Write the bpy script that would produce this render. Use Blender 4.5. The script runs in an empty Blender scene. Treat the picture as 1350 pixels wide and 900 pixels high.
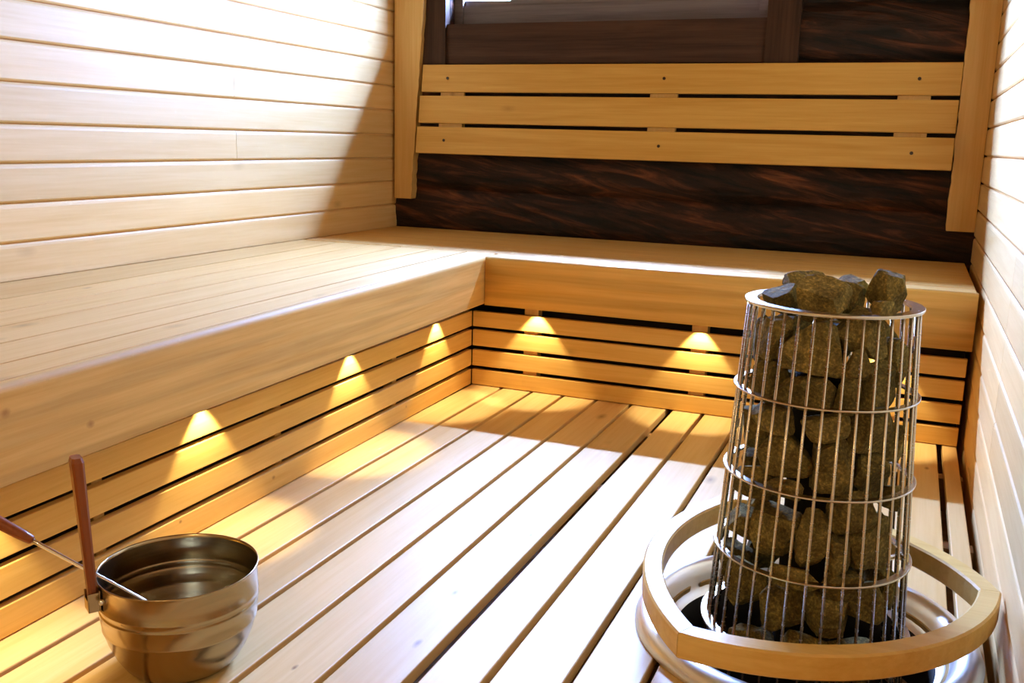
import bpy, bmesh, math, random
from mathutils import Vector, Matrix, noise
random.seed(7)
SC = bpy.context.scene
COL = SC.collection
PI = math.pi

# ------------------------------------------------------------------ helpers
def link(o, parent=None):
    COL.objects.link(o)
    if parent is not None:
        o.parent = parent
    return o

def build(name, bm, mat, parent=None, smooth=False, structure=False):
    me = bpy.data.meshes.new(name)
    bmesh.ops.recalc_face_normals(bm, faces=bm.faces[:])
    bm.to_mesh(me); bm.free()
    me.materials.append(mat)
    if smooth:
        for p in me.polygons: p.use_smooth = True
    o = link(bpy.data.objects.new(name, me), parent)
    if structure and parent is None:
        o['kind'] = 'structure'
    return o

def empty(name, loc, rz=0.0):
    o = link(bpy.data.objects.new(name, None))
    o.location = loc; o.rotation_euler = (0, 0, rz); o.empty_display_size = .05
    return o

def tag(o, label, cat, group=None):
    o['label'] = label; o['category'] = cat
    if group: o['group'] = group
    return o

def box(bm, x0, x1, y0, y1, z0, z1, bev=0.0, M=None, seg=2):
    b = bmesh.new()
    bmesh.ops.create_cube(b, size=1.0)
    for v in b.verts:
        v.co = Vector(((x0+x1)/2+v.co.x*(x1-x0), (y0+y1)/2+v.co.y*(y1-y0), (z0+z1)/2+v.co.z*(z1-z0)))
    if bev > 0:
        bmesh.ops.bevel(b, geom=b.edges[:], offset=bev, segments=seg, profile=.5, affect='EDGES')
    if M is not None:
        bmesh.ops.transform(b, matrix=M, verts=b.verts[:])
    tmp = bpy.data.meshes.new('tmp'); b.to_mesh(tmp); b.free()
    bm.from_mesh(tmp); bpy.data.meshes.remove(tmp)

def prism(bm, prof, axis, a0, a1):
    """extrude a closed 2-D profile along an axis ('x': prof=(y,z); 'y': prof=(x,z))"""
    def P(p, a):
        return (a, p[0], p[1]) if axis == 'x' else (p[0], a, p[1])
    n = len(prof)
    A = [bm.verts.new(P(p, a0)) for p in prof]
    B = [bm.verts.new(P(p, a1)) for p in prof]
    for i in range(n):
        j = (i+1) % n
        bm.faces.new((A[i], A[j], B[j], B[i]))
    bm.faces.new(A); bm.faces.new(B[::-1])

def tube(bm, pts, r, n=10, cap=True):
    """round tube along points; r is a number or one radius per point"""
    pts = [Vector(p) for p in pts]
    rs = r if isinstance(r, (list, tuple)) else [r]*len(pts)
    rings = []; up = Vector((0, 0, 1))
    for i, p in enumerate(pts):
        d = (pts[min(i+1, len(pts)-1)]-pts[max(i-1, 0)]).normalized()
        a = d.cross(up)
        if a.length < 1e-3: a = d.cross(Vector((0, 1, 0)))
        a.normalize(); b = d.cross(a)
        rings.append([bm.verts.new(p+(a*math.cos(2*PI*k/n)+b*math.sin(2*PI*k/n))*rs[i]) for k in range(n)])
    for i in range(len(rings)-1):
        for k in range(n):
            bm.faces.new((rings[i][k], rings[i][(k+1) % n], rings[i+1][(k+1) % n], rings[i+1][k]))
    if cap:
        bm.faces.new(rings[0][::-1]); bm.faces.new(rings[-1])

def lathe(bm, prof, n=64, closed=False, c=(0, 0, 0)):
    """spin (r,z) points about the z axis"""
    rings = []
    for r, z in prof:
        if r < 1e-5:
            rings.append([bm.verts.new((c[0], c[1], c[2]+z))])
        else:
            rings.append([bm.verts.new((c[0]+r*math.cos(2*PI*k/n), c[1]+r*math.sin(2*PI*k/n), c[2]+z)) for k in range(n)])
    m = len(rings)
    for i in range(m if closed else m-1):
        A, B = rings[i], rings[(i+1) % m]
        for k in range(n):
            k2 = (k+1) % n
            if len(A) == 1 and len(B) == 1: continue
            if len(A) == 1: bm.faces.new((A[0], B[k2], B[k]))
            elif len(B) == 1: bm.faces.new((A[k], A[k2], B[0]))
            else: bm.faces.new((A[k], A[k2], B[k2], B[k]))

# ------------------------------------------------------------------ materials
def principled(name, base, rough, metal=0.0, spec=.5):
    m = bpy.data.materials.new(name); m.use_nodes = True
    nt = m.node_tree; b = nt.nodes['Principled BSDF']
    b.inputs['Base Color'].default_value = (*base, 1)
    b.inputs['Roughness'].default_value = rough
    b.inputs['Metallic'].default_value = metal
    b.inputs['Specular IOR Level'].default_value = spec
    return m, nt, b

def N(nt, t, **kw):
    n = nt.nodes.new(t)
    for k, v in kw.items():
        if k in n.inputs: n.inputs[k].default_value = v
        else: setattr(n, k, v)
    return n

def ramp(nt, stops):
    r = nt.nodes.new('ShaderNodeValToRGB')
    e = r.color_ramp.elements
    while len(e) < len(stops): e.new(.5)
    for el, (p, c) in zip(e, stops):
        el.position = p; el.color = (*c, 1) if len(c) == 3 else c
    return r

def wood(name, light, dark, axis, rough=.5, fine=1.0, vary=.16, knots=.5, spec=.3, strips=0.0):
    m, nt, b = principled(name, light, rough, 0, spec)
    L = nt.links.new
    tc = N(nt, 'ShaderNodeTexCoord'); geo = N(nt, 'ShaderNodeNewGeometry')
    off = N(nt, 'ShaderNodeVectorMath', operation='SCALE'); off.inputs[0].default_value = (7.3, 11.1, 5.7)
    L(geo.outputs['Random Per Island'], off.inputs['Scale'])
    add = N(nt, 'ShaderNodeVectorMath', operation='ADD')
    L(tc.outputs['Object'], add.inputs[0]); L(off.outputs[0], add.inputs[1])
    def mapped(a, c):
        mp = N(nt, 'ShaderNodeMapping')
        mp.inputs['Scale'].default_value = tuple(a if ax == axis else c for ax in 'xyz')
        L(add.outputs[0], mp.inputs['Vector']); return mp
    m1 = mapped(1.3*fine, 26*fine)
    n1 = N(nt, 'ShaderNodeTexNoise', Scale=1.0, Detail=5.0, Roughness=.6, Distortion=.6); L(m1.outputs[0], n1.inputs['Vector'])
    m2 = mapped(4*fine, 130*fine)
    n2 = N(nt, 'ShaderNodeTexNoise', Scale=1.0, Detail=3.0, Roughness=.5); L(m2.outputs[0], n2.inputs['Vector'])
    mx = N(nt, 'ShaderNodeMix', data_type='FLOAT'); mx.inputs[0].default_value = .32
    L(n1.outputs['Fac'], mx.inputs[2]); L(n2.outputs['Fac'], mx.inputs[3])
    r = ramp(nt, [(.32, dark), (.62, light)]); L(mx.outputs[0], r.inputs[0])
    # every board its own tone
    mr = N(nt, 'ShaderNodeMapRange'); mr.inputs['To Min'].default_value = 1-vary; mr.inputs['To Max'].default_value = 1+vary*.5
    L(geo.outputs['Random Per Island'], mr.inputs['Value'])
    hs = N(nt, 'ShaderNodeHueSaturation'); L(mr.outputs[0], hs.inputs['Value']); L(r.outputs[0], hs.inputs['Color'])
    out = hs.outputs[0]
    if strips:      # glued-up strips
        m4 = N(nt, 'ShaderNodeMapping')
        m4.inputs['Scale'].default_value = tuple(1.2 if ax == axis else 38 for ax in 'xyz')
        L(tc.outputs['Object'], m4.inputs['Vector'])
        v4 = N(nt, 'ShaderNodeTexNoise', Scale=1.0, Detail=0.0); L(m4.outputs[0], v4.inputs['Vector'])
        r4 = ramp(nt, [(.36, (1-strips,)*3), (.6, (1, 1, 1))]); L(v4.outputs['Fac'], r4.inputs[0])
        mu = N(nt, 'ShaderNodeMix', data_type='RGBA', blend_type='MULTIPLY'); mu.inputs[0].default_value = 1
        L(out, mu.inputs[6]); L(r4.outputs[0], mu.inputs[7]); out = mu.outputs[2]
    if knots > 0:
        m3 = mapped(2.1, 4.6)
        v = N(nt, 'ShaderNodeTexVoronoi', Scale=1.0); L(m3.outputs[0], v.inputs['Vector'])
        rk = ramp(nt, [(.0, (1, 1, 1)), (.035, (.55,)*3), (.10, (0, 0, 0))]); L(v.outputs['Distance'], rk.inputs[0])
        kn = N(nt, 'ShaderNodeMath', operation='MULTIPLY'); L(rk.outputs[0], kn.inputs[0]); kn.inputs[1].default_value = knots
        mk = N(nt, 'ShaderNodeMix', data_type='RGBA'); L(kn.outputs[0], mk.inputs[0]); L(out, mk.inputs[6])
        mk.inputs[7].default_value = (dark[0]*.28, dark[1]*.2, dark[2]*.15, 1); out = mk.outputs[2]
    L(out, b.inputs['Base Color'])
    bp = N(nt, 'ShaderNodeBump', Strength=.12, Distance=.004); L(mx.outputs[0], bp.inputs['Height']); L(bp.outputs[0], b.inputs['Normal'])
    return m

ASP_L, ASP_D = (.77, .50, .18), (.66, .375, .10)
M = {}
for ax in 'xyz':
    M['wood_'+ax] = wood('aspen_boards_'+ax, ASP_L, ASP_D, ax)
M['fascia_y'] = wood('aspen_glued_y', (.74, .47, .145), (.60, .33, .07), 'y', rough=.62, strips=.16, knots=.35)
M['fascia_x'] = wood('aspen_glued_x', (.75, .485, .16), (.61, .345, .08), 'x', strips=.16, knots=.2)
M['slat_x'] = wood('alder_slats_x', (.67, .39, .095), (.56, .295, .055), 'x', knots=.3)
M['front_x'] = wood('bench_front_slats_x', (.76, .49, .145), (.64, .365, .08), 'x', knots=.3)
M['slat_y'] = wood('alder_slats_y', (.76, .49, .145), (.64, .365, .08), 'y', knots=.3)
M['floor'] = wood('spruce_floor', (.79, .55, .235), (.70, .44, .15), 'y', knots=.75, rough=.42, vary=.12)
M['wall'] = wood('aspen_panelling', (.79, .56, .255), (.70, .45, .17), 'y', knots=.35, rough=.45, spec=.3)
M['shade_wood'] = wood('bounce_cut_boards', (.34, .18, .07), (.24, .11, .04), 'x', knots=0)  # dark tone chosen to cut light bounced off the unseen ceiling
M['under'] = wood('subfloor_wood', (.42, .26, .12), (.26, .15, .07), 'x')
M['handle'] = wood('reddish_oiled_wood', (.30, .085, .016), (.16, .036, .008), 'z', rough=.35, knots=0, spec=.4)
M['handle_x'] = wood('reddish_oiled_wood_x', (.30, .085, .016), (.16, .036, .008), 'x', rough=.35, knots=0, spec=.4)
M['rail'] = wood('rail_wood', (.78, .52, .16), (.66, .39, .09), 'x', rough=.4, knots=0)

def knots_at(m, pts, stretch, col=(.26, .11, .035)):
    nt = m.node_tree; L = nt.links.new; b = nt.nodes['Principled BSDF']
    src = b.inputs['Base Color'].links[0].from_socket
    tc = N(nt, 'ShaderNodeTexCoord')
    nz = N(nt, 'ShaderNodeTexNoise', Scale=60.0); L(tc.outputs['Object'], nz.inputs['Vector'])
    for (x, y, z, r) in pts:
        sb = N(nt, 'ShaderNodeVectorMath', operation='SUBTRACT'); sb.inputs[1].default_value = (x, y, z); L(tc.outputs['Object'], sb.inputs[0])
        ml = N(nt, 'ShaderNodeVectorMath', operation='MULTIPLY'); ml.inputs[1].default_value = stretch; L(sb.outputs[0], ml.inputs[0])
        ln = N(nt, 'ShaderNodeVectorMath', operation='LENGTH'); L(ml.outputs[0], ln.inputs[0])
        ad = N(nt, 'ShaderNodeMath', operation='MULTIPLY_ADD'); L(nz.outputs['Fac'], ad.inputs[0]); ad.inputs[1].default_value = r*1.2; L(ln.outputs['Value'], ad.inputs[2])
        rm = N(nt, 'ShaderNodeMapRange'); rm.inputs['From Min'].default_value = r*.9; rm.inputs['From Max'].default_value = r*2.2; rm.inputs['To Min'].default_value = .85; rm.inputs['To Max'].default_value = 0
        L(ad.outputs[0], rm.inputs['Value'])
        mk = N(nt, 'ShaderNodeMix', data_type='RGBA'); L(rm.outputs[0], mk.inputs[0]); L(src, mk.inputs[6]); mk.inputs[7].default_value = (*col, 1); src = mk.outputs[2]
    L(src, b.inputs['Base Color'])
knots_at(M['floor'], [(.7554, -1.7194, 0, .008), (.7831, -1.9523, 0, .008), (1.7488, -.2847, 0, .008), (.7919, -1.3438, 0, .006), (.6132, -2.132, 0, .005)], (1.4, .6, 1))
def dark_logs():
    m, nt, b = principled('old_dark_logs', (.05, .02, .01), .6, 0, .3)
    L = nt.links.new
    tc = N(nt, 'ShaderNodeTexCoord')
    rt = N(nt, 'ShaderNodeMapping'); rt.inputs['Rotation'].default_value = (0, -.17, 0); L(tc.outputs['Object'], rt.inputs['Vector'])
    mp = N(nt, 'ShaderNodeMapping'); mp.inputs['Scale'].default_value = (1.4, 3, 11); L(rt.outputs[0], mp.inputs['Vector'])
    n1 = N(nt, 'ShaderNodeTexNoise', Scale=1.6, Detail=8.0, Roughness=.65, Distortion=.9); L(mp.outputs[0], n1.inputs['Vector'])
    r = ramp(nt, [(.38, (.004, .002, .001)), (.52, (.026, .009, .0035)), (.62, (.09, .028, .010)), (.76, (.24, .075, .026))])
    L(n1.outputs['Fac'], r.inputs[0]); L(r.outputs[0], b.inputs['Base Color'])
    bp = N(nt, 'ShaderNodeBump', Strength=.7, Distance=.02); L(n1.outputs['Fac'], bp.inputs['Height']); L(bp.outputs[0], b.inputs['Normal'])
    return m
M['logs'] = dark_logs()
M['casing'] = wood('dark_window_timber', (.075, .036, .022), (.028, .013, .009), 'x', rough=.75, knots=.4, spec=.25)
M['sash'] = wood('glare_grey_sash', (.17, .15, .15), (.10, .085, .085), 'x', rough=.6, knots=0)  # grey tone paints in the bluish glare around the window
M['casing_z'] = wood('dark_window_timber_z', (.060, .028, .015), (.022, .010, .006), 'z', rough=.75, knots=.4, spec=.25)

def steel(name, base, rough, streak=True):
    m, nt, b = principled(name, base, rough, 1.0)
    if streak:
        tc = N(nt, 'ShaderNodeTexCoord'); mp = N(nt, 'ShaderNodeMapping'); mp.inputs['Scale'].default_value = (3, 3, 160)
        nt.links.new(tc.outputs['Object'], mp.inputs['Vector'])
        n = N(nt, 'ShaderNodeTexNoise', Scale=1.0, Detail=3.0); nt.links.new(mp.outputs[0], n.inputs['Vector'])
        mr = N(nt, 'ShaderNodeMapRange'); mr.inputs['To Min'].default_value = rough*.7; mr.inputs['To Max'].default_value = rough*1.6
        nt.links.new(n.outputs['Fac'], mr.inputs['Value']); nt.links.new(mr.outputs[0], b.inputs['Roughness'])
    return m
M['steel'] = steel('satin_steel', (.68, .60, .47), .22)
M['bucket'] = steel('brushed_bucket_steel', (.42, .325, .185), .2)
M['chrome'] = steel('polished_steel', (.78, .78, .78), .10, False)
M['collar'] = steel('satin_collar_steel', (.86, .86, .84), .36, False)
M['core'] = principled('gap_shade_core', (.02, .015, .01), .9, 0, .1)[0]  # near-black tone puts shade into the gaps between the stones
M['black'] = principled('hollow_shade_black', (.015, .011, .008), .8)[0]  # flat near-black that puts shade into the bench hollows and heater well
M['screw'] = principled('dark_screw', (.06, .04, .03), .4, .8)[0]
M['knot_hole'] = principled('dark_knot_wood', (.22, .09, .03), .6)[0]

def stone_mat():
    m, nt, b = principled('olivine_stone', (.09, .07, .04), .95, 0, .12)
    L = nt.links.new
    tc = N(nt, 'ShaderNodeTexCoord'); oi = N(nt, 'ShaderNodeObjectInfo')
    add = N(nt, 'ShaderNodeVectorMath', operation='ADD'); sc = N(nt, 'ShaderNodeVectorMath', operation='SCALE')
    sc.inputs[0].default_value = (9, 5, 7); L(oi.outputs['Random'], sc.inputs['Scale'])
    L(tc.outputs['Object'], add.inputs[0]); L(sc.outputs[0], add.inputs[1])
    n1 = N(nt, 'ShaderNodeTexNoise', Scale=18.0, Detail=5.0, Roughness=.6); L(add.outputs[0], n1.inputs['Vector'])
    r1 = ramp(nt, [(.3, (.085, .062, .020)), (.55, (.195, .148, .048)), (.75, (.33, .26, .085))]); L(n1.outputs['Fac'], r1.inputs[0])
    n2 = N(nt, 'ShaderNodeTexNoise', Scale=170.0, Detail=3.0, Roughness=.7); L(add.outputs[0], n2.inputs['Vector'])
    r2 = ramp(nt, [(.38, (.62,)*3), (.54, (1, 1, 1)), (.68, (1.9, 1.7, 1.3))]); L(n2.outputs['Fac'], r2.inputs[0])
    mu = N(nt, 'ShaderNodeMix', data_type='RGBA', blend_type='MULTIPLY'); mu.inputs[0].default_value = 1
    L(r1.outputs[0], mu.inputs[6]); L(r2.outputs[0], mu.inputs[7])
    hs = N(nt, 'ShaderNodeHueSaturation'); mr = N(nt, 'ShaderNodeMapRange'); mr.inputs['To Min'].default_value = .75; mr.inputs['To Max'].default_value = 1.35
    L(oi.outputs['Random'], mr.inputs['Value']); L(mr.outputs[0], hs.inputs['Value']); L(mu.outputs[2], hs.inputs['Color'])
    L(hs.outputs[0], b.inputs['Base Color'])
    bp = N(nt, 'ShaderNodeBump', Strength=.55, Distance=.004); L(n2.outputs['Fac'], bp.inputs['Height']); L(bp.outputs[0], b.inputs['Normal'])
    return m
M['stone'] = stone_mat()

def glass_pane():
    m = bpy.data.materials.new('window_glass'); m.use_nodes = True
    nt = m.node_tree; nt.nodes.clear()
    o = N(nt, 'ShaderNodeOutputMaterial'); mix = N(nt, 'ShaderNodeMixShader'); mix.inputs[0].default_value = .06
    t = N(nt, 'ShaderNodeBsdfTransparent'); g = N(nt, 'ShaderNodeBsdfGlossy'); g.inputs['Roughness'].default_value = .02
    nt.links.new(t.outputs[0], mix.inputs[1]); nt.links.new(g.outputs[0], mix.inputs[2]); nt.links.new(mix.outputs[0], o.inputs[0])
    return m
M['glass'] = glass_pane()
M['globe'] = principled('fill_lamp_globe', (.9, .8, .6), .4)[0]  # globe of the added fill lamp
_b = M['globe'].node_tree.nodes['Principled BSDF']; _b.inputs['Emission Color'].default_value = (1, .78, .45, 1); _b.inputs['Emission Strength'].default_value = 12
M['glow'] = bpy.data.materials.new('led_lens'); M['glow'].use_nodes = True
_b = M['glow'].node_tree.nodes['Principled BSDF']; _b.inputs['Emission Color'].default_value = (1, .72, .35, 1); _b.inputs['Emission Strength'].default_value = 6

# ------------------------------------------------------------------ room
XL, XR, YB, YF, ZC = -.845, 1.868, .88, -3.9, 2.15
SUB = -.14
HX, HY = 1.493, -1.57            # heater axis

# floor planks, with the round hole for the heater
bm = bmesh.new()
gaps = [(-.02, .0), (.127, .141), (.260, .274), (.395, .409), (.534, .548), (.675, .689), (.822, .850), (.957, .972),
        (1.099, 1.115), (1.234, 1.250), (1.372, 1.388), (1.509, 1.525), (1.647, 1.663), (1.782, 1.800), (1.846, 1.87)]
for i in range(len(gaps)-1):
    box(bm, gaps[i][1], gaps[i+1][0], YF+.02, .06 if i else .055, -.030, 0.0, .003)
floor_o = build('floor', bm, M['floor'], structure=True)
cut_bm = bmesh.new(); bmesh.ops.create_cone(cut_bm, cap_ends=True, segments=64, radius1=.28, radius2=.28, depth=.3, matrix=Matrix.Translation((HX, HY, 0)))
cutter = build('cut', cut_bm, M['floor'])
mod = floor_o.modifiers.new('hole', 'BOOLEAN'); mod.operation = 'DIFFERENCE'; mod.object = cutter; mod.solver = 'EXACT'
dg = bpy.context.evaluated_depsgraph_get()
new_me = bpy.data.meshes.new_from_object(floor_o.evaluated_get(dg))
floor_o.modifiers.clear(); floor_o.data = new_me
bpy.data.objects.remove(cutter, do_unlink=True)

bm = bmesh.new()
box(bm, XL-.1, XR+.1, YF-.1, 1.3, SUB-.05, SUB)
for y in (-.25, -.85, -2.15, -2.75, -3.35):
    box(bm, -.02, 1.86, y-.025, y+.025, SUB, -.031)
build('floor_base', bm, M['under'], structure=True)

# panelled walls: softline boards running along y
def panel_wall(name, x, s, edges, splits, y0, y1, mat):
    bm = bmesh.new()
    for k in range(len(edges)-1):
        z0, z1 = edges[k], edges[k+1]
        g = .0065
        prof = [(x-s*.014, z0+g*.5), (x-s*.006, z0+g*.5), (x-s*.001, z0+g+.0015), (x, z0+.010),
                (x, z1-.014), (x-s*.0012, z1-.007), (x-s*.005, z1-.0015), (x-s*.0075, z1-g*.5), (x-s*.014, z1-g*.5)]
        ys = [y0]+sorted(splits.get(k, []))+[y1]
        for a, b in zip(ys, ys[1:]):
            prism(bm, prof, 'y', a+(.001 if a != y0 else 0), b-(.0012 if b != y1 else 0))
    box(bm, min(x-s*.014, x-s*.12), max(x-s*.014, x-s*.12), YF-.1, 1.3, SUB-.05, ZC+.1)
    return build(name, bm, mat, structure=True)
eL = [SUB+.02+.1165*i for i in range(6)] + [.540, .659, .776, .893, 1.008, 1.128, 1.246, 1.364, 1.487, 1.605, 1.722, 1.84, 1.957, 2.075, 2.16]
eL = [e for e in eL if e < .50] + [e for e in eL if e >= .54]
kL = {round(e, 3): i for i, e in enumerate(eL)}
panel_wall('wall_left', XL, 1, eL, {kL[1.364]: [-.403], kL[1.128]: [-.403], kL[.893]: [-.40], kL[1.605]: [-.40], kL[.659]: [-2.6], kL[1.246]: [-2.4]}, YF, .875, M['wall'])
eR = [.765-.1095*k for k in range(8, 0, -1)] + [.765, .875, .984, 1.093, 1.204, 1.316, 1.424, 1.533, 1.642, 1.75, 1.86, 1.97, 2.08, 2.16]
panel_wall('wall_right', XR, -1, eR, {k: [-.86] for k in range(3, 8)}, YF, .875, M['wall'])

# ceiling and front wall (behind the camera)
bm = bmesh.new()
x = XL-.1
while x < XR+.1:
    box(bm, x, x+.117, YF-.1, 1.3, ZC, ZC+.016, .003); x += .12
box(bm, XL-.12, XR+.12, YF-.1, 1.3, ZC+.014, ZC+.1)
build('ceiling', bm, M['shade_wood'], structure=True)
bm = bmesh.new()
for e0, e1 in zip(eR, eR[1:]):
    box(bm, XL-.1, XR+.1, YF-.02, YF, e0+.002, e1-.002, .004)
box(bm, XL-.12, XR+.12, YF-.12, YF-.015, SUB-.05, ZC+.1)
build('wall_front', bm, M['slat_x'], structure=True)

# hewn log wall with the window opening
WX0, WX1, WZ0, WZ1 = -.565, .960, 1.37, 1.86
bm = bmesh.new()
log_z = [-.14, .10, .33, .525, .745, .955, 1.165, 1.37, 1.60, 1.86, 2.16]
def log_run(x0, x1, z0, z1, seed):
    nx, nz = max(2, int((x1-x0)/.03)), 12
    V = []
    for i in range(nx+1):
        row = []
        for j in range(nz+1):
            u, w = i/nx, j/nz
            xx = x0+(x1-x0)*u; zz = z0+(z1-z0)*w
            bulge = .030*(1-abs(2*w-1)**3.0)
            d = bulge + .012*noise.noise(Vector((xx*2.2+seed, zz*9-xx*1.4, seed))) + .005*noise.noise(Vector((xx*6, zz*40-xx*5, seed*3)))
            row.append(bm.verts.new((xx, YB+.022-d, zz)))
        V.append(row)
    for i in range(nx):
        for j in range(nz):
            bm.faces.new((V[i][j], V[i+1][j], V[i+1][j+1], V[i][j+1]))
for k in range(len(log_z)-1):
    z0, z1 = log_z[k], log_z[k+1]
    if z0 >= 1.36 and z1 <= 1.87:
        log_run(XL-.01, WX0-.004, z0, z1, k*3.1); log_run(WX1+.004, XR+.01, z0, z1, k*3.1+1)
    else:
        log_run(XL-.01, XR+.01, z0, z1, k*3.1)
box(bm, XL-.12, XR+.12, YB+.03, 1.035, SUB-.05, WZ0)
box(bm, XL-.12, XR+.12, YB+.03, 1.035, WZ1, ZC+.1)
box(bm, XL-.12, WX0, YB+.03, 1.035, WZ0, WZ1)
box(bm, WX1, XR+.12, YB+.03, 1.035, WZ0, WZ1)
build('wall_back', bm, M['logs'], structure=True)

# window
win = empty('window_1', (.2, YB, WZ0)); win['kind'] = 'structure'
def wpart(name, boxes, mat, bev=0):
    bm = bmesh.new()
    for b in boxes:
        box(bm, b[0]-.2, b[1]-.2, b[2]-YB, b[3]-YB, b[4]-WZ0, b[5]-WZ0, bev)
    return build(name, bm, mat, win)
PZ0, PZ1 = 1.665, 1.745
wpart('bottom_casing', [(WX0-.01, WX1+.01, .872, 1.03, WZ0-.012, 1.543)], M['casing'])
wpart('side_casing', [(-.69, WX0, .855, .905, 1.30, 2.1)], M['casing_z'])
wpart('side_casing', [(.966, 1.105, .855, .905, 1.30, 2.1)], M['casing_z'])
wpart('top_casing', [(WX0-.01, WX1+.01, .90, 1.03, PZ1+.02, WZ1+.012)], M['casing'])
wpart('sash', [(-.545, .94, .965, 1.01, 1.542, PZ0-.03), (-.52, .915, .98, 1.02, PZ0-.03, PZ0), (-.60, -.52, .955, 1.02, 1.542, PZ1+.019), (.915, .99, .955, 1.02, 1.542, PZ1+.019)], M['sash'])
wpart('glass_pane', [(-.52, .915, 1.004, 1.008, PZ0, PZ1+.019)], M['glass'], 0)

# light trim boards scribed to the logs in both corners
def trim(name, xin, xout, zlo, yf, wav, seed):
    bm = bmesh.new(); n = 60; rows = []
    for i in range(n+1):
        z = zlo+(ZC-zlo)*i/n
        xi = xin(z)+wav*noise.noise(Vector((z*13, seed, 0)))+wav*.6*noise.noise(Vector((z*45, seed, 2)))
        rows.append([bm.verts.new(p) for p in ((xout, yf, z), (xi, yf, z), (xi, YB-.002, z), (xout, YB-.002, z))])
    for a, b in zip(rows, rows[1:]):
        for k in range(4):
            bm.faces.new((a[k], a[(k+1) % 4], b[(k+1) % 4], b[k]))
    bm.faces.new(rows[0][::-1]); bm.faces.new(rows[-1])
    return build(name, bm, M['wood_z'], structure=True)
trim('trim_1', lambda z: -.735+.055*(z-.69)/.8, XL+.016, .695, .825, .006, 3.0)
trim('trim_2', lambda z: 1.757-.005*(z-.69), XR-.002, .680, .825, .005, 8.0)

# ------------------------------------------------------------------ benches
ZS = .548     # seat height
def nosed(y0, y1, z0, z1, r):
    """profile with the front top edge (at y0) rounded"""
    p = [(y1, z0), (y1, z1)]
    for k in range(7):
        a = PI/2+PI/2*k/6
        p.append((y0+r+r*math.cos(a), z1-r+r*math.sin(a)))
    p.append((y0, z0)); return p

def led(parent, x, y, z, dx, dy):
    """small recessed downlight under the bench, a lamp shining at the slats"""
    bm = bmesh.new(); lathe(bm, [(0, .006), (.016, .006), (.016, 0), (.012, 0), (.011, .003), (0, .003)], 20)
    d = build('downlight', bm, M['chrome'], parent); d.location = (x, y, z)
    ld = bpy.data.lights.new('led', 'SPOT'); ld.energy = 11.5; ld.color = (1, .83, .52); ld.spot_size = math.radians(78); ld.spot_blend = .4; ld.shadow_soft_size = .006
    lo = link(bpy.data.objects.new('led_beam', ld), parent); lo.location = (x, y, z-.004)
    lo.rotation_euler = Vector((dx, dy, -1)).to_track_quat('-Z', 'Y').to_euler()

# back bench: runs along x
RZ = math.radians(1.5)
def to_lb(x, y, z):
    d = Vector((x-.085, y+.085, 0)); d.rotate(Matrix.Rotation(-RZ, 3, 'Z')); return (d.x, d.y, z)
knots_at(M['wood_y'], [to_lb(-.5685, -1.447, .548)+(.007,)], (1.3, .5, 1), (.36, .18, .07))
knots_at(M['fascia_y'], [(0, to_lb(.15, -2.135, 0)[1], .4204, .006), (0, to_lb(.15, -2.331, 0)[1], .4946, .007)], (1, .8, 1), (.40, .20, .055))
knots_at(M['slat_y'], [to_lb(.03, -1.3818, .0436)+(.006,), to_lb(.03, -.5777, .0492)+(.007,), to_lb(.03, -1.7691, .0551)+(.004,)], (.3, .9, 1.2), (.22, .085, .02))
bb = tag(empty('bench', (.5, .4, 0)), 'pale wooden back bench under the three-slat backrest with a deep fascia and slatted front', 'bench')
def bpart(name, boxes, mat, bev=.003):
    bm = bmesh.new()
    for b in boxes: box(bm, b[0]-.5, b[1]-.5, b[2]-.4, b[3]-.4, b[4], b[5], bev)
    return build(name, bm, mat, bb)
ys = [.046, .190, .334, .478, .622, .757, .868]
for a, b in zip(ys, ys[1:]):
    bpart('seat_board', [(XL+.004, 1.846, a+.0012, b-.0012, ZS-.028, ZS)], M['wood_x'])
bm = bmesh.new(); prism(bm, [(p[0]-.4, p[1]) for p in nosed(-.085, -.052, .356, ZS, .010)], 'x', .089-.5, 1.850-.5); build('fascia', bm, M['fascia_x'], bb, True)
bb.children[-1].data.shade_flat()
for a, b in ((-.0515, -.022), (-.0205, .0445)):
    bpart('seat_board', [(.0895, 1.846, a, b, ZS-.028, ZS-.0006)], M['wood_x'])
for z0, z1 in ((.003, .067), (.083, .150), (.167, .234), (.248, .312)):
    bpart('front_slat', [(.001, 1.846, 0, .020, z0, z1)], M['front_x'], .002)
for xx in (.25, .93, 1.62):
    bpart('support_post', [(xx-.03, xx+.03, .021, .065, -.03, ZS-.03)], M['wood_z'], .002)
bpart('hollow_shade_panel', [(.06, 1.846, .16, .175, .003, .50)], M['black'], 0)  # black sheet standing in for the dark hollow behind the slats
for xx in (.286, .938, 1.59):
    led(bb, xx-.5, -.040-.4, .368, 0, .04)

# left bench: runs along y, very slightly askew
RZ = math.radians(1.5)
lb = tag(empty('bench', (.085, -.085, 0), RZ), 'long pale wooden bench along the left wall with daylight on its seat', 'bench')
def lpart(name, boxes, mat, bev=.003):
    bm = bmesh.new()
    for b in boxes: box(bm, *b, bev)
    return build(name, bm, mat, lb)
YE = -3.76
def xw(y):   # the wall in the bench's frame
    return (XL-.085)+.0262*y
edges = [-.78, -.632, -.484, -.435+.0, -.286, -.132, -.022]
edges = [-.735, -.585, -.435, -.285, -.132, -.021]
for a, b in zip(edges, edges[1:]):
    lpart('seat_board', [(a+.0040, b-.0040, YE, .127, ZS-.028, ZS)], M['wood_y'], .001)
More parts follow.
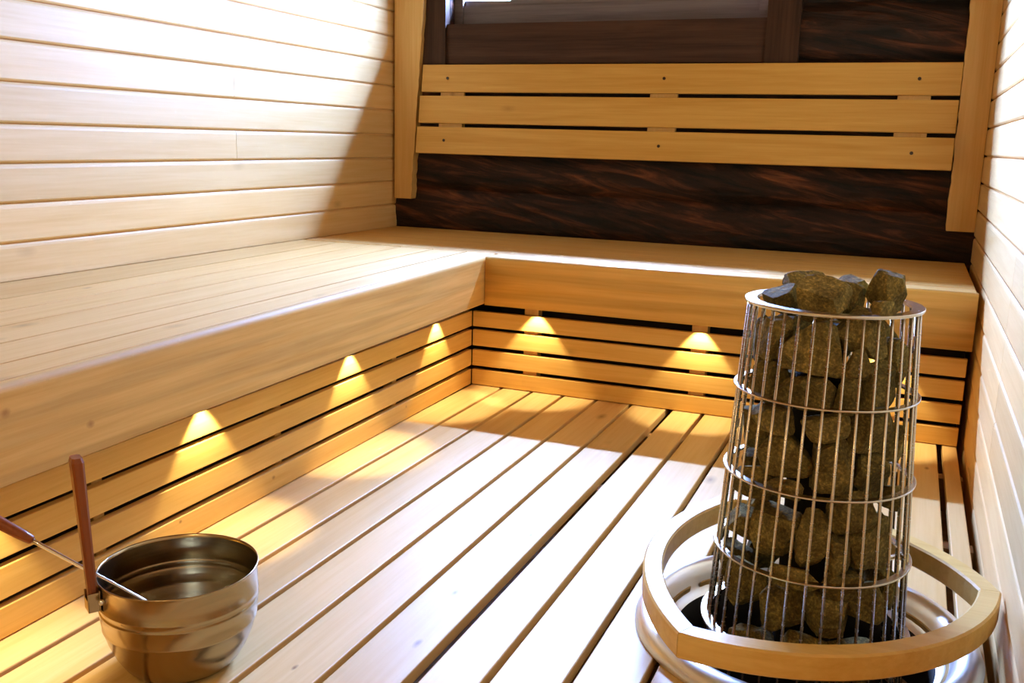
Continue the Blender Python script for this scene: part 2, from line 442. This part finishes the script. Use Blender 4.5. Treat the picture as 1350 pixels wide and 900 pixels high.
# the board along the wall is scribed to it
bm = bmesh.new()
n = 20; A = []; B = []
for i in range(n+1):
    y = YE+(.127-YE)*i/n
    xl = (XL+.004-.085)*math.cos(RZ)+(y)*math.sin(RZ)*1.0
    A.append((xl, y)); B.append((-.735-.0040, y))
vt = [[bm.verts.new((p[0], p[1], z)) for p in A] for z in (ZS-.028, ZS)]; vb = [[bm.verts.new((p[0], p[1], z)) for p in B] for z in (ZS-.028, ZS)]
for i in range(n):
    bm.faces.new((vt[1][i], vb[1][i], vb[1][i+1], vt[1][i+1])); bm.faces.new((vt[0][i], vt[0][i+1], vb[0][i+1], vb[0][i]))
    bm.faces.new((vt[0][i], vt[1][i], vt[1][i+1], vt[0][i+1])); bm.faces.new((vb[0][i], vb[0][i+1], vb[1][i+1], vb[1][i]))
bm.faces.new((vt[0][0], vb[0][0], vb[1][0], vt[1][0])); bm.faces.new((vt[0][n], vt[1][n], vb[1][n], vb[0][n]))
build('seat_board', bm, M['wood_y'], lb)
bm = bmesh.new()
prof = [(-.0205, .360), (-.0205, ZS)]
for k in range(9):
    a = PI/2-PI/2*k/8
    prof.append((-.018+.018*math.cos(a), ZS-.018+.018*math.sin(a)))
prof.append((0, .360))
prism(bm, prof, 'y', YE, .127)
fa = build('fascia', bm, M['fascia_y'], lb)
SK = math.radians(-.6)
Ms = Matrix.Translation((-.085, .087, 0)) @ Matrix.Rotation(SK, 4, 'Z')
for z0, z1 in ((.003, .067), (.083, .150), (.167, .234), (.248, .312)):
    bm = bmesh.new(); box(bm, -.020, 0, YE-.05, -.001, z0, z1, .002, Ms); build('front_slat', bm, M['slat_y'], lb)
for yy in (-.62, -1.32, -2.0, -2.7):
    bm = bmesh.new(); box(bm, -.062, -.026, yy-.016, yy+.016, -.03, ZS-.03, .002, Ms); build('support_post', bm, M['wood_z'], lb)
bm = bmesh.new(); box(bm, -.175, -.16, YE-.05, -.16, .003, .50, 0, Ms); build('hollow_shade_panel', bm, M['black'], lb)  # painted dark behind the left bench slats, in place of shade
for yy in (-.34, -.966, -1.679, -2.36):
    p = Ms @ Vector((.040, yy, 0)); led(lb, p.x, p.y, .368, -.04, 0)

# ------------------------------------------------------------------ backrest
br = tag(empty('backrest', (.54, .83, .92)), 'three-slat pale wooden backrest fixed across the dark log wall', 'backrest')
ytop, ybot = .832, .782
def yrest(z): return ybot+(ytop-ybot)*(z-.925)/(1.352-.925)
tilt = math.atan2(ytop-ybot, 1.352-.925)
for (z0, z1, xl, xr) in ((1.221, 1.352, -.675, 1.752), (1.072, 1.204, -.682, 1.751), (.925, 1.055, -.688, 1.751)):
    zc = (z0+z1)/2
    bm = bmesh.new()
    Mx = Matrix.Translation((0, yrest(zc)-.83, zc-.92)) @ Matrix.Rotation(-tilt, 4, 'X')
    box(bm, xl-.54, xr-.54, 0, .020, -(z1-z0)/2, (z1-z0)/2, .003, Mx)
    s = build('slat', bm, M['slat_x'], br)
    if zc > 1.2 or zc < 1.06:
        for xs in (-.535, .54, 1.595):
            bm = bmesh.new(); bmesh.ops.create_cone(bm, cap_ends=True, segments=16, radius1=.0075, radius2=.0065, depth=.004,
                matrix=Mx @ Matrix.Translation((xs-.54, -.001, 0)) @ Matrix.Rotation(PI/2, 4, 'X'))
            sc_ = build('screw', bm, M['screw'], s)
for xs in (-.515, .54, 1.582):
    bm = bmesh.new()
    pr = [(yrest(z)+.021-.83, z-.92) for z in (.935, 1.345)]
    prism(bm, [pr[0], pr[1], (YB-.027-.83, 1.345-.92), (YB-.027-.83, .935-.92)], 'x', xs-.063-.54, xs+.063-.54)
    build('batten', bm, M['wood_z'], br)

# ------------------------------------------------------------------ heater
ht = tag(empty('sauna_heater', (HX, HY, SUB)), 'tall steel wire cage sauna heater filled with dark stones', 'heater')
RINGS = [(.705, .168), (.533, .178), (.363, .187), (.197, .196), (.030, .205), (-.118, .212)]
def rcage(z):   # radius of the bar circle
    return .159+(.205-.009-.159)*(.705-z)/(.705-.030)
SR = .0031
FRONT = math.atan2(-3.526-HY, 1.614-HX)
for i, (z, r) in enumerate(RINGS):
    bm = bmesh.new()
    z -= SUB
    if i == 0:
        pr = [(.145, -.003), (r-.001, -.003), (r, -.001), (r, .002), (r-.001, .003), (.145, .003)]
    else:
        pr = [(r-.015, -.002), (r-.001, -.002), (r, -.001), (r, .001), (r-.001, .002), (r-.015, .002)]
        if i == 4: pr = [(p[0]+(.006 if p[0] > r-.01 else 0), p[1]) for p in pr]
    lathe(bm, [(a, b+z) for a, b in pr], 96, True)
    build('top_ring' if i == 0 else 'ring', bm, M['steel'], ht)
NB = 35
for k in range(NB):
    a = FRONT+2*PI*k/NB
    bm = bmesh.new()
    zt, zb = .702, -.132
    tube(bm, [(rcage(z)*math.cos(a), rcage(z)*math.sin(a), z-SUB) for z in (zb, zt)], SR, 8)
    b_ = build('cage_bar', bm, M['steel'], ht, True)
bm = bmesh.new(); lathe(bm, [(0, .012), (.058, .012), (.058, .70), (.035, .715), (.035, .80), (0, .80)], 32); build('inner_shaft', bm, M['core'], ht)
bm = bmesh.new(); lathe(bm, [(0, 0), (.20, 0), (.21, .004), (.21, .010), (0, .010)], 64); build('base_plate', bm, M['core'], ht)

# floor collar around the heater
cl = tag(empty('floor_collar', (HX, HY, 0)), 'round polished steel collar set in the floor around the heater foot', 'collar')
bm = bmesh.new()
pr = [(.349, .0005), (.349, .008), (.344, .020), (.335, .030), (.322, .0355), (.308, .033), (.297, .023), (.289, .009), (.283, -.006), (.274, -.017), (.262, -.022)]
lathe(bm, pr, 128, False)
build('rolled_rim', bm, M['collar'], cl, True)
bm = bmesh.new(); lathe(bm, [(.2615, -.0215), (.263, -.0215), (.263, SUB+.002), (.2615, SUB+.002)], 96, True); build('well_sleeve', bm, M['black'], cl, True)

# ------------------------------------------------------------------ guard rail: three bowed arms mitred together
gr = tag(empty('guard_rail', (HX, HY, .12)), 'bowed three-sided wooden guard rail ringing the heater foot', 'rail')
Pc = [Vector((1.3053, -1.941)), Vector((1.862, -1.500)), Vector((1.262, -1.185))]
Pm = [Vector((1.575, -1.902)), Vector((1.735, -1.305)), Vector((1.158, -1.600))]
cen = sum(Pc, Vector((0, 0)))/3
def arc3(a, m, b, n=24):
    ax, ay, bx, by, cx, cy = *a, *m, *b
    d = 2*(ax*(by-cy)+bx*(cy-ay)+cx*(ay-by))
    ux = ((ax*ax+ay*ay)*(by-cy)+(bx*bx+by*by)*(cy-ay)+(cx*cx+cy*cy)*(ay-by))/d
    uy = ((ax*ax+ay*ay)*(cx-bx)+(bx*bx+by*by)*(ax-cx)+(cx*cx+cy*cy)*(bx-ax))/d
    c = Vector((ux, uy)); r = (a-c).length
    t0 = math.atan2(ay-uy, ax-ux); t1 = math.atan2(cy-uy, cx-ux)
    while t1 < t0: t1 += 2*PI
    if t1-t0 > PI: t1 -= 2*PI
    return c, r, [t0+(t1-t0)*i/n for i in range(n+1)]
RW = .042
arcs = [(arc3(Pc[0], Pm[0], Pc[1]), 0, 1), (arc3(Pc[1], Pm[1], Pc[2]), 1, 2), (arc3(Pc[2], Pm[2], Pc[0]), 2, 0)]
def circ_x(c0, r0, c1, r1, near):
    d = c1-c0; L_ = d.length; x = (L_*L_+r0*r0-r1*r1)/(2*L_); h = math.sqrt(max(r0*r0-x*x, 0)); u = d/L_; p = Vector((-u.y, u.x))
    return min((c0+u*x+p*h, c0+u*x-p*h), key=lambda q: (q-near).length)
in_c = []
for i in range(3):
    (ca, ra, _), (cb_, rb, _) = arcs[i-1][0], arcs[i][0]
    in_c.append(circ_x(ca, ra-RW, cb_, rb-RW, Pc[i]))
for (c, r, ts), i, j in arcs:
    bm = bmesh.new(); rows = []
    a0, a1 = in_c[i], in_c[j]
    def ang(p):
        t = math.atan2(p.y-c.y, p.x-c.x)
        while t < ts[0]-PI: t += 2*PI
        while t > ts[0]+PI: t -= 2*PI
        return t
    r0, r1 = (a0-c).length, (a1-c).length
    s0, s1 = ang(a0), ang(a1)
    g = .0006
    for k, t in enumerate(ts):
        f = k/(len(ts)-1)
        ti = s0+(s1-s0)*f
        ri = r-RW
        po = c+Vector((math.cos(t), math.sin(t)))*r; pi_ = c+Vector((math.cos(ti), math.sin(ti)))*ri
        if k in (0, len(ts)-1):
            tang = Vector((-math.sin(t), math.cos(t)))*(1 if k == 0 else -1)*(1 if ts[-1] > ts[0] else -1)
            po += tang*g; pi_ += tang*g
        e = .004
        d = (pi_-po).normalized()
        z0, z1 = .089-.12, .140-.12
        rows.append([bm.verts.new((p.x-HX, p.y-HY, z)) for p, z in ((po, z0+e), (po, z1-e), (po+d*e, z1), (pi_-d*e, z1), (pi_, z1-e), (pi_, z0+e), (pi_-d*e, z0), (po+d*e, z0))])
    for A_, B_ in zip(rows, rows[1:]):
        for k in range(8):
            bm.faces.new((A_[k], A_[(k+1) % 8], B_[(k+1) % 8], B_[k]))
    bm.faces.new(rows[0][::-1]); bm.faces.new(rows[-1])
    build('rail_arm', bm, M['rail'], gr)
for a in (math.radians(128), math.radians(52)):
    bm = bmesh.new(); d = Vector((math.cos(a), math.sin(a)))
    r_out = .345 if a > 1.5 else .31
    tube(bm, [(d.x*.199, d.y*.199, -.003), (d.x*r_out, d.y*r_out, -.003)], .006, 10)
    build('bracket', bm, M['steel'], gr, True)

# ------------------------------------------------------------------ sauna stones
CAMV = Vector((1.614, -3.526))
def stone_mesh(seed, w, d, h):
    rnd = random.Random(seed)
    bm = bmesh.new(); bmesh.ops.create_icosphere(bm, subdivisions=4, radius=1.0)
    planes = []
    for ax in range(3):
        for sg in (-1, 1):
            n = Vector((rnd.gauss(0, .28), rnd.gauss(0, .28), rnd.gauss(0, .28))); n[ax] += sg; planes.append((n.normalized(), rnd.uniform(.62, .74)))
    for _ in range(6):
        n = Vector((rnd.gauss(0, 1), rnd.gauss(0, 1), rnd.gauss(0, 1))).normalized(); planes.append((n, rnd.uniform(.72, .9)))
    for v in bm.verts:
        p = v.co.normalized()*1.12
        for n, k in planes:
            q = p.dot(n)
            if q > k: p -= n*(q-k)
        p += p.normalized()*(.05*noise.noise(p*2.4+Vector((seed, 0, 0)))+.022*noise.noise(p*7+Vector((0, seed, 0))))
        v.co = p
    mx = [max(abs(v.co[i]) for v in bm.verts) for i in range(3)]
    for v in bm.verts:
        v.co = Vector((v.co.x/mx[0]*w/2, v.co.y/mx[1]*d/2, v.co.z/mx[2]*h/2))
    return bm
def stone(seed, u, zc, w, h, label, group, depth=None, rad=None, tiltx=0.0, roll=0.0):
    """u: azimuth in degrees from the side facing the benches' open side, + to the right"""
    d = depth or min(w, h)*.85
    d = min(d, .088)
    a = FRONT+math.radians(u)
    if rad is None:
        R = min(rcage(zc+h/2), rcage(zc-h/2)) - SR - .003
        # keep the corners of the stone inside the bars
        rad = math.sqrt(max(R*R-(w*.40)**2, .0025))-d/2*.95
    o = build('sauna_stone', stone_mesh(seed, w, d, h), M['stone'])
    o.location = (HX+rad*math.cos(a), HY+rad*math.sin(a), zc)
    o.rotation_euler = (tiltx, roll, a+PI/2)
    tag(o, label, 'stone', group)
    return o
G = 'dark stones in the heater cage'
HE = 'heaped above the top ring of the heater'
# heap on top: x, y offsets are given through azimuth and radius
stone(11, -145, .722, .118, .066, 'wide flat dark stone lying at the back of the heap on the heater', G, .080, .085, -.25, .0)
stone(12, -15, .703, .098, .092, 'big blocky olive stone at the front centre of the heap on the heater', G, .080, .082, .1, .1)
stone(13, 62, .712, .056, .085, 'dark upright stone right of the blocky centre stone on the heater', G, .08, .036, .0, -.15)
stone(14, 72, .724, .086, .098, 'bright speckled angular stone right of centre on top of the heater', G, .075, .100, .15, .2)
stone(15, -78, .698, .080, .056, 'dark wedge stone at the left side of the heap inside the top ring', G, .075, .098, .2, .3)
stone(16, 110, .712, .052, .042, 'small dark stone at the far right back of the heap on the heater', G, .05, .115)
stone(17, 47, .698, .050, .044, 'small pale-topped stone at the front right of the heap beside the top ring', G, .038, .118)
stone(18, 165, .722, .066, .055, 'small stone peeking out behind the dark upright stone on the heater', G, .06, .105)
stone(19, -110, .695, .052, .034, 'small flat stone lying at the left rear inside the top ring', G, .045, .115)
# tiers behind the bars: (seed, azimuth, z, w, h, label)
T = [
 (21, -52, .640, .075, .085, 'left stone just below the top ring, beside the big rounded one'),
 (22, -12, .632, .135, .105, 'largest rounded stone behind the bars just below the top ring'),
 (23, 42, .640, .110, .095, 'right stone just below the top ring of the cage'),
 (24, -60, .565, .075, .085, 'left stone above the second ring of the cage'),
 (25, -13, .552, .120, .070, 'wide centre stone resting above the second ring of the cage'),
 (26, 17, .566, .045, .085, 'thin upright stone right of centre above the second ring'),
 (27, 44, .573, .090, .095, 'right stone above the second ring of the cage'),
 (28, 84, .610, .075, .100, 'stone at the right edge of the cage above the second ring'),
 (29, -96, .605, .080, .100, 'stone at the left edge of the cage above the second ring'),
 (31, -45, .497, .095, .055, 'reddish stone upper left just below the second ring'),
 (32, 7, .492, .095, .060, 'centre stone just below the second ring of the cage'),
 (33, 48, .482, .095, .080, 'tall right stone just below the second ring of the cage'),
 (34, -32, .418, .125, .095, 'big centre-left stone between the second and third rings'),
 (35, 6, .408, .085, .110, 'tall centre stone between the second and third rings'),
 (36, 46, .400, .090, .085, 'right stone resting just above the third ring'),
 (37, -76, .440, .085, .100, 'stone at the left edge of the cage above the third ring'),
 (38, 86, .440, .080, .100, 'stone at the right edge of the cage above the third ring'),
 (39, -20, .361, .070, .042, 'small yellowish stone at centre left by the third ring'),
 (41, -58, .330, .075, .075, 'left stone just below the third ring of the cage'),
 (42, -27, .272, .115, .100, 'big block stone centre left between the third and fourth rings'),
 (43, 5, .268, .062, .115, 'upright pointed stone at centre between the third and fourth rings'),
 (44, 24, .318, .085, .085, 'centre-right stone just below the third ring of the cage'),
 (45, -66, .248, .080, .080, 'left stone just above the fourth ring of the cage'),
 (46, 80, .335, .070, .055, 'small stone at the right edge just below the third ring'),
 (47, 47, .262, .100, .105, 'right block stone between the third and fourth rings'),
 (48, -8, .192, .100, .040, 'flat centre stone lying at the fourth ring'),
 (49, 25, .196, .075, .050, 'small right stone lying at the fourth ring'),
 (51, -52, .130, .085, .105, 'tall left stone below the fourth ring, above the guard rail'),
 (52, -16, .120, .095, .100, 'blocky centre stone below the fourth ring, above the guard rail'),
 (53, 14, .118, .090, .095, 'centre-right stone below the fourth ring, above the guard rail'),
 (54, 46, .140, .090, .090, 'right stone below the fourth ring, above the guard rail'),
 (55, 84, .130, .080, .100, 'stone at the right edge of the cage beside the guard rail'),
 (56, -92, .130, .080, .100, 'stone at the left edge of the cage beside the dark floor well'),
 (57, 22, .596, .050, .060, 'small stone wedged in the gap right of the largest rounded stone below the top ring'),
 (58, 16, .246, .050, .075, 'small stone wedged low between the upright pointed stone and the right block stone'),
 (61, -34, .010, .110, .090, 'left stone under the guard rail at the foot of the cage'),
 (62, 0, .020, .100, .085, 'centre stone under the guard rail at the foot of the cage'),
 (63, 34, .010, .110, .090, 'right stone under the guard rail at the foot of the cage'),
]
for s, u, z, w, h, lab in T:
    stone(s, u, z, w*1.06, h*1.09, lab, G)
# the far side of the cage
k = 70
for zi, z in enumerate((.63, .53, .43, .33, .23, .13)):
    for ui, u in enumerate((128, 180, -128)):
        k += 1
        side = ('right', 'middle', 'left')[ui]
        lev = ('directly under the top ring', 'at the second ring', 'between second and third rings', 'just under the third ring', 'above the fourth ring', 'under the fourth ring')[zi]
        stone(k, u+random.uniform(-6, 6), z+random.uniform(-.01, .01), .10, .092, 'stone on the far side of the heater cage, %s, %s' % (side, lev), G)

# settle the stones: nudge touching neighbours apart inside the cage
from mathutils.bvhtree import BVHTree
ST = [o for o in COL.objects if o.name.startswith('sauna_stone')]
Z0 = {o.name: o.location.z for o in ST}
def placed(o):
    return Matrix.Translation(o.location) @ o.rotation_euler.to_matrix().to_4x4()
low = {}
for o in ST:
    b_ = bmesh.new(); b_.from_mesh(o.data)
    low[o.name] = ([v.co.copy() for v in b_.verts], [[v.index for v in f.verts] for f in b_.faces]); b_.free()
for it in range(16):
    tr = {o.name: BVHTree.FromPolygons([placed(o) @ v for v in low[o.name][0]], low[o.name][1]) for o in ST}
    hit = 0
    for i, a_ in enumerate(ST):
        for c_ in ST[i+1:]:
            d = c_.location-a_.location
            if d.length > .15: continue
            n_ = len(tr[a_.name].overlap(tr[c_.name]))
            if n_ < 6: continue
            hit += 1
            st_ = .0022 if n_ > 120 else .0012
            d.normalize()
            for o, sg in ((a_, -1), (c_, 1)):
                q = o.location+d*sg*st_
                v2 = Vector((q.x-HX, q.y-HY)); r_ = Vector((o.location.x-HX, o.location.y-HY)).length
                if v2.length > r_: v2 *= r_/v2.length      # never out through the bars
                q.x, q.y = HX+v2.x, HY+v2.y
                q.z = max(min(q.z, Z0[o.name]+.02), Z0[o.name]-.02)
                o.location = q
    if not hit: break

# ------------------------------------------------------------------ bucket
BX, BY = .404, -2.198
bk = tag(empty('sauna_bucket', (BX, BY, 0)), 'shiny brushed steel sauna bucket with an upright reddish wooden handle', 'bucket')
bm = bmesh.new()
out = [(.084, .0015), (.094, .004), (.108, .018), (.121, .040), (.1325, .068), (.1395, .092), (.1408, .0935), (.1408, .0965), (.1405, .098), (.1425, .112), (.1432, .128), (.1444, .1295), (.1444, .1325), (.1434, .134),
       (.1434, .142), (.1446, .1435), (.1446, .1465), (.1436, .148), (.1438, .176), (.1442, .190), (.1452, .1945), (.1462, .1965), (.1455, .1985)]
inn = [(.1435, .1975), (.1424, .190), (.1418, .176), (.1415, .148), (.1425, .1465), (.1425, .1435), (.1413, .142), (.1413, .134), (.1423, .1325), (.1423, .1295), (.1412, .128), (.1403, .112), (.1385, .098), (.1388, .095), (.1375, .092), (.1305, .069), (.119, .042), (.106, .021), (.092, .0075), (.0, .006)]
lathe(bm, [(0, .0015)]+out+inn, 96)
bd = build('body', bm, M['bucket'], bk, True)
HA = math.radians(238)
hd = Vector((math.cos(HA), math.sin(HA), 0)); hs = Vector((-hd.y, hd.x, 0))
# upright handle: flared flat bar, leaning out a little
bm = bmesh.new(); rows = []
for f, wd, th in ((0, .022, .015), (.1, .024, .016), (.5, .027, .018), (.85, .031, .020), (.97, .032, .021), (1, .027, .017)):
    p = hd*(.1535+.010*f)+Vector((0, 0, .152+.284*f)) + hs*(-.015*f)
    w2, t2 = wd/2, th/2; e = .004
    rows.append([bm.verts.new(p+hs*a+hd*b) for a, b in ((-w2, -t2+e), (-w2, t2-e), (-w2+e, t2), (w2-e, t2), (w2, t2-e), (w2, -t2+e), (w2-e, -t2), (-w2+e, -t2))])
for A_, B_ in zip(rows, rows[1:]):
    for k in range(8): bm.faces.new((A_[k], A_[(k+1) % 8], B_[(k+1) % 8], B_[k]))
bm.faces.new(rows[0][::-1]); bm.faces.new(rows[-1])
hn = build('handle', bm, M['handle'], bk); hn['label'] = 'reddish brown wooden handle'
bm = bmesh.new()
Mh = Matrix(((hs.x, hd.x, 0, 0), (hs.y, hd.y, 0, 0), (0, 0, 1, 0), (0, 0, 0, 1)))
box(bm, -.017, .017, .1445, .147, .148, .190, .001, Mh)
for s in (-1, 1):
    box(bm, s*.0135-.0015, s*.0135+.0015, .146, .166, .150, .186, .0007, Mh)
box(bm, -.015, .015, .163, .166, .150, .172, .001, Mh)
br_ = build('bracket', bm, M['bucket'], bk)
for s in (-1, 1):
    bm = bmesh.new(); bmesh.ops.create_uvsphere(bm, u_segments=14, v_segments=8, radius=.006)
    rv = build('rivet', bm, M['chrome'], br_, True); rv.location = hd*.1455+hs*(s*.026)+Vector((0, 0, .172)); rv.scale = (1, 1, 1)

# ------------------------------------------------------------------ ladle
R0 = Vector((.3065, -2.3065, .2055)); RD = Vector((-.078, -.039, .0545)).normalized()
pb = R0-RD*.165
ld_ = tag(empty('ladle', tuple(pb)), 'steel ladle with wooden handle leaning out over the bucket rim', 'ladle')
bm = bmesh.new(); tube(bm, [RD*t for t in (.018, .08, .16, .22, .27, .305)], [.0032, .0032, .0034, .0036, .004, .0046], 12)
build('rod', bm, M['chrome'], ld_, True)
bm = bmesh.new(); tube(bm, [RD*t for t in (.288, .291, .31, .36, .41, .44, .447)], [.006, .0085, .010, .0115, .0115, .010, .006], 14)
h2 = build('handle', bm, M['handle_x'], ld_, True); h2['label'] = 'dark reddish wooden ladle handle'
bm = bmesh.new()
bw = [(0, -.030), (.018, -.029), (.032, -.022), (.040, -.010), (.042, .004), (.043, .0048), (.0405, .004), (.0385, -.009), (.031, -.020), (.017, -.027), (0, -.028)]
lathe(bm, bw, 40)
bo = build('bowl', bm, M['chrome'], ld_, True); bo.location = Vector((.050, .030, -.018)); bo.rotation_euler = (.25, -.2, 0)

# ------------------------------------------------------------------ daylight
w = bpy.data.worlds.new('sky'); SC.world = w; w.use_nodes = True
wn = w.node_tree; bg = wn.nodes['Background']; bg.inputs['Strength'].default_value = 700
wt = N(wn, 'ShaderNodeTexCoord'); ws = N(wn, 'ShaderNodeSeparateXYZ'); wn.links.new(wt.outputs['Generated'], ws.inputs[0])
wr = ramp(wn, [(.46, (.14, .14, .14)), (.54, (.64, 1.06, 2.3))])
wm = N(wn, 'ShaderNodeMapRange'); wm.inputs['From Min'].default_value = -1; wn.links.new(ws.outputs['Z'], wm.inputs['Value'])
wn.links.new(wm.outputs[0], wr.inputs[0]); wn.links.new(wr.outputs[0], bg.inputs['Color'])
wx = N(wn, 'ShaderNodeMapRange'); wx.inputs['From Min'].default_value = -1; wx.inputs['To Min'].default_value = 1520; wx.inputs['To Max'].default_value = 170
wn.links.new(ws.outputs['X'], wx.inputs['Value']); wn.links.new(wx.outputs[0], bg.inputs['Strength'])
pl = bpy.data.lights.new('window_portal', 'AREA'); pl.shape = 'RECTANGLE'; pl.size = 1.42; pl.size_y = .10; pl.cycles.is_portal = True
po = link(bpy.data.objects.new('window_portal', pl)); po.location = (.2, 1.03, (PZ0+PZ1)/2+.005); po.rotation_euler = (-PI/2, 0, 0)

# added warm fill lamp behind the camera, brightening heater and rail fronts
lp = tag(empty('added_fill_lamp', (.75, YF, 1.62)), 'added unseen fill lamp with a round frosted globe on the wall behind the viewer', 'lamp')
bm = bmesh.new(); bmesh.ops.create_cone(bm, cap_ends=True, segments=40, radius1=.075, radius2=.07, depth=.03, matrix=Matrix.Translation((0, .015, 0)) @ Matrix.Rotation(PI/2, 4, 'X'))
build('base', bm, M['wood_z'], lp)
bm = bmesh.new(); bmesh.ops.create_uvsphere(bm, u_segments=32, v_segments=16, radius=.055, matrix=Matrix.Translation((0, .085, 0)))
build('globe', bm, M['globe'], lp, True)
lpl = bpy.data.lights.new('fill_lamp_light', 'POINT'); lpl.energy = 15; lpl.color = (1, .78, .45); lpl.shadow_soft_size = .06
lo = link(bpy.data.objects.new('fill_lamp_light', lpl), lp); lo.location = (0, .21, 0)

# ------------------------------------------------------------------ camera
cam = bpy.data.cameras.new('camera'); cam.sensor_width = 36; cam.sensor_fit = 'HORIZONTAL'; cam.lens = 33.722; cam.clip_start = .02
co = link(bpy.data.objects.new('camera', cam))
R = ((.9237, .3823, .0261), (.1021, -.1801, -.9783), (-.3694, .9063, -.2054))
X = Vector(R[0]).normalized(); Z = -Vector(R[2]).normalized(); Y = Z.cross(X)
co.matrix_world = Matrix(((X.x, Y.x, Z.x, 1.6138), (X.y, Y.y, Z.y, -3.5261), (X.z, Y.z, Z.z, 1.0), (0, 0, 0, 1)))
SC.camera = co
vs = SC.view_settings; vs.view_transform = 'Standard'; vs.look = 'None'; vs.gamma = 1; vs.exposure = -0.2; vs.use_curve_mapping = False
cy = SC.cycles
cy.max_bounces = 14; cy.diffuse_bounces = 9; cy.glossy_bounces = 5; cy.transparent_max_bounces = 8
cy.sample_clamp_indirect = 8; cy.use_denoising = True; cy.caustics_reflective = False; cy.caustics_refractive = False
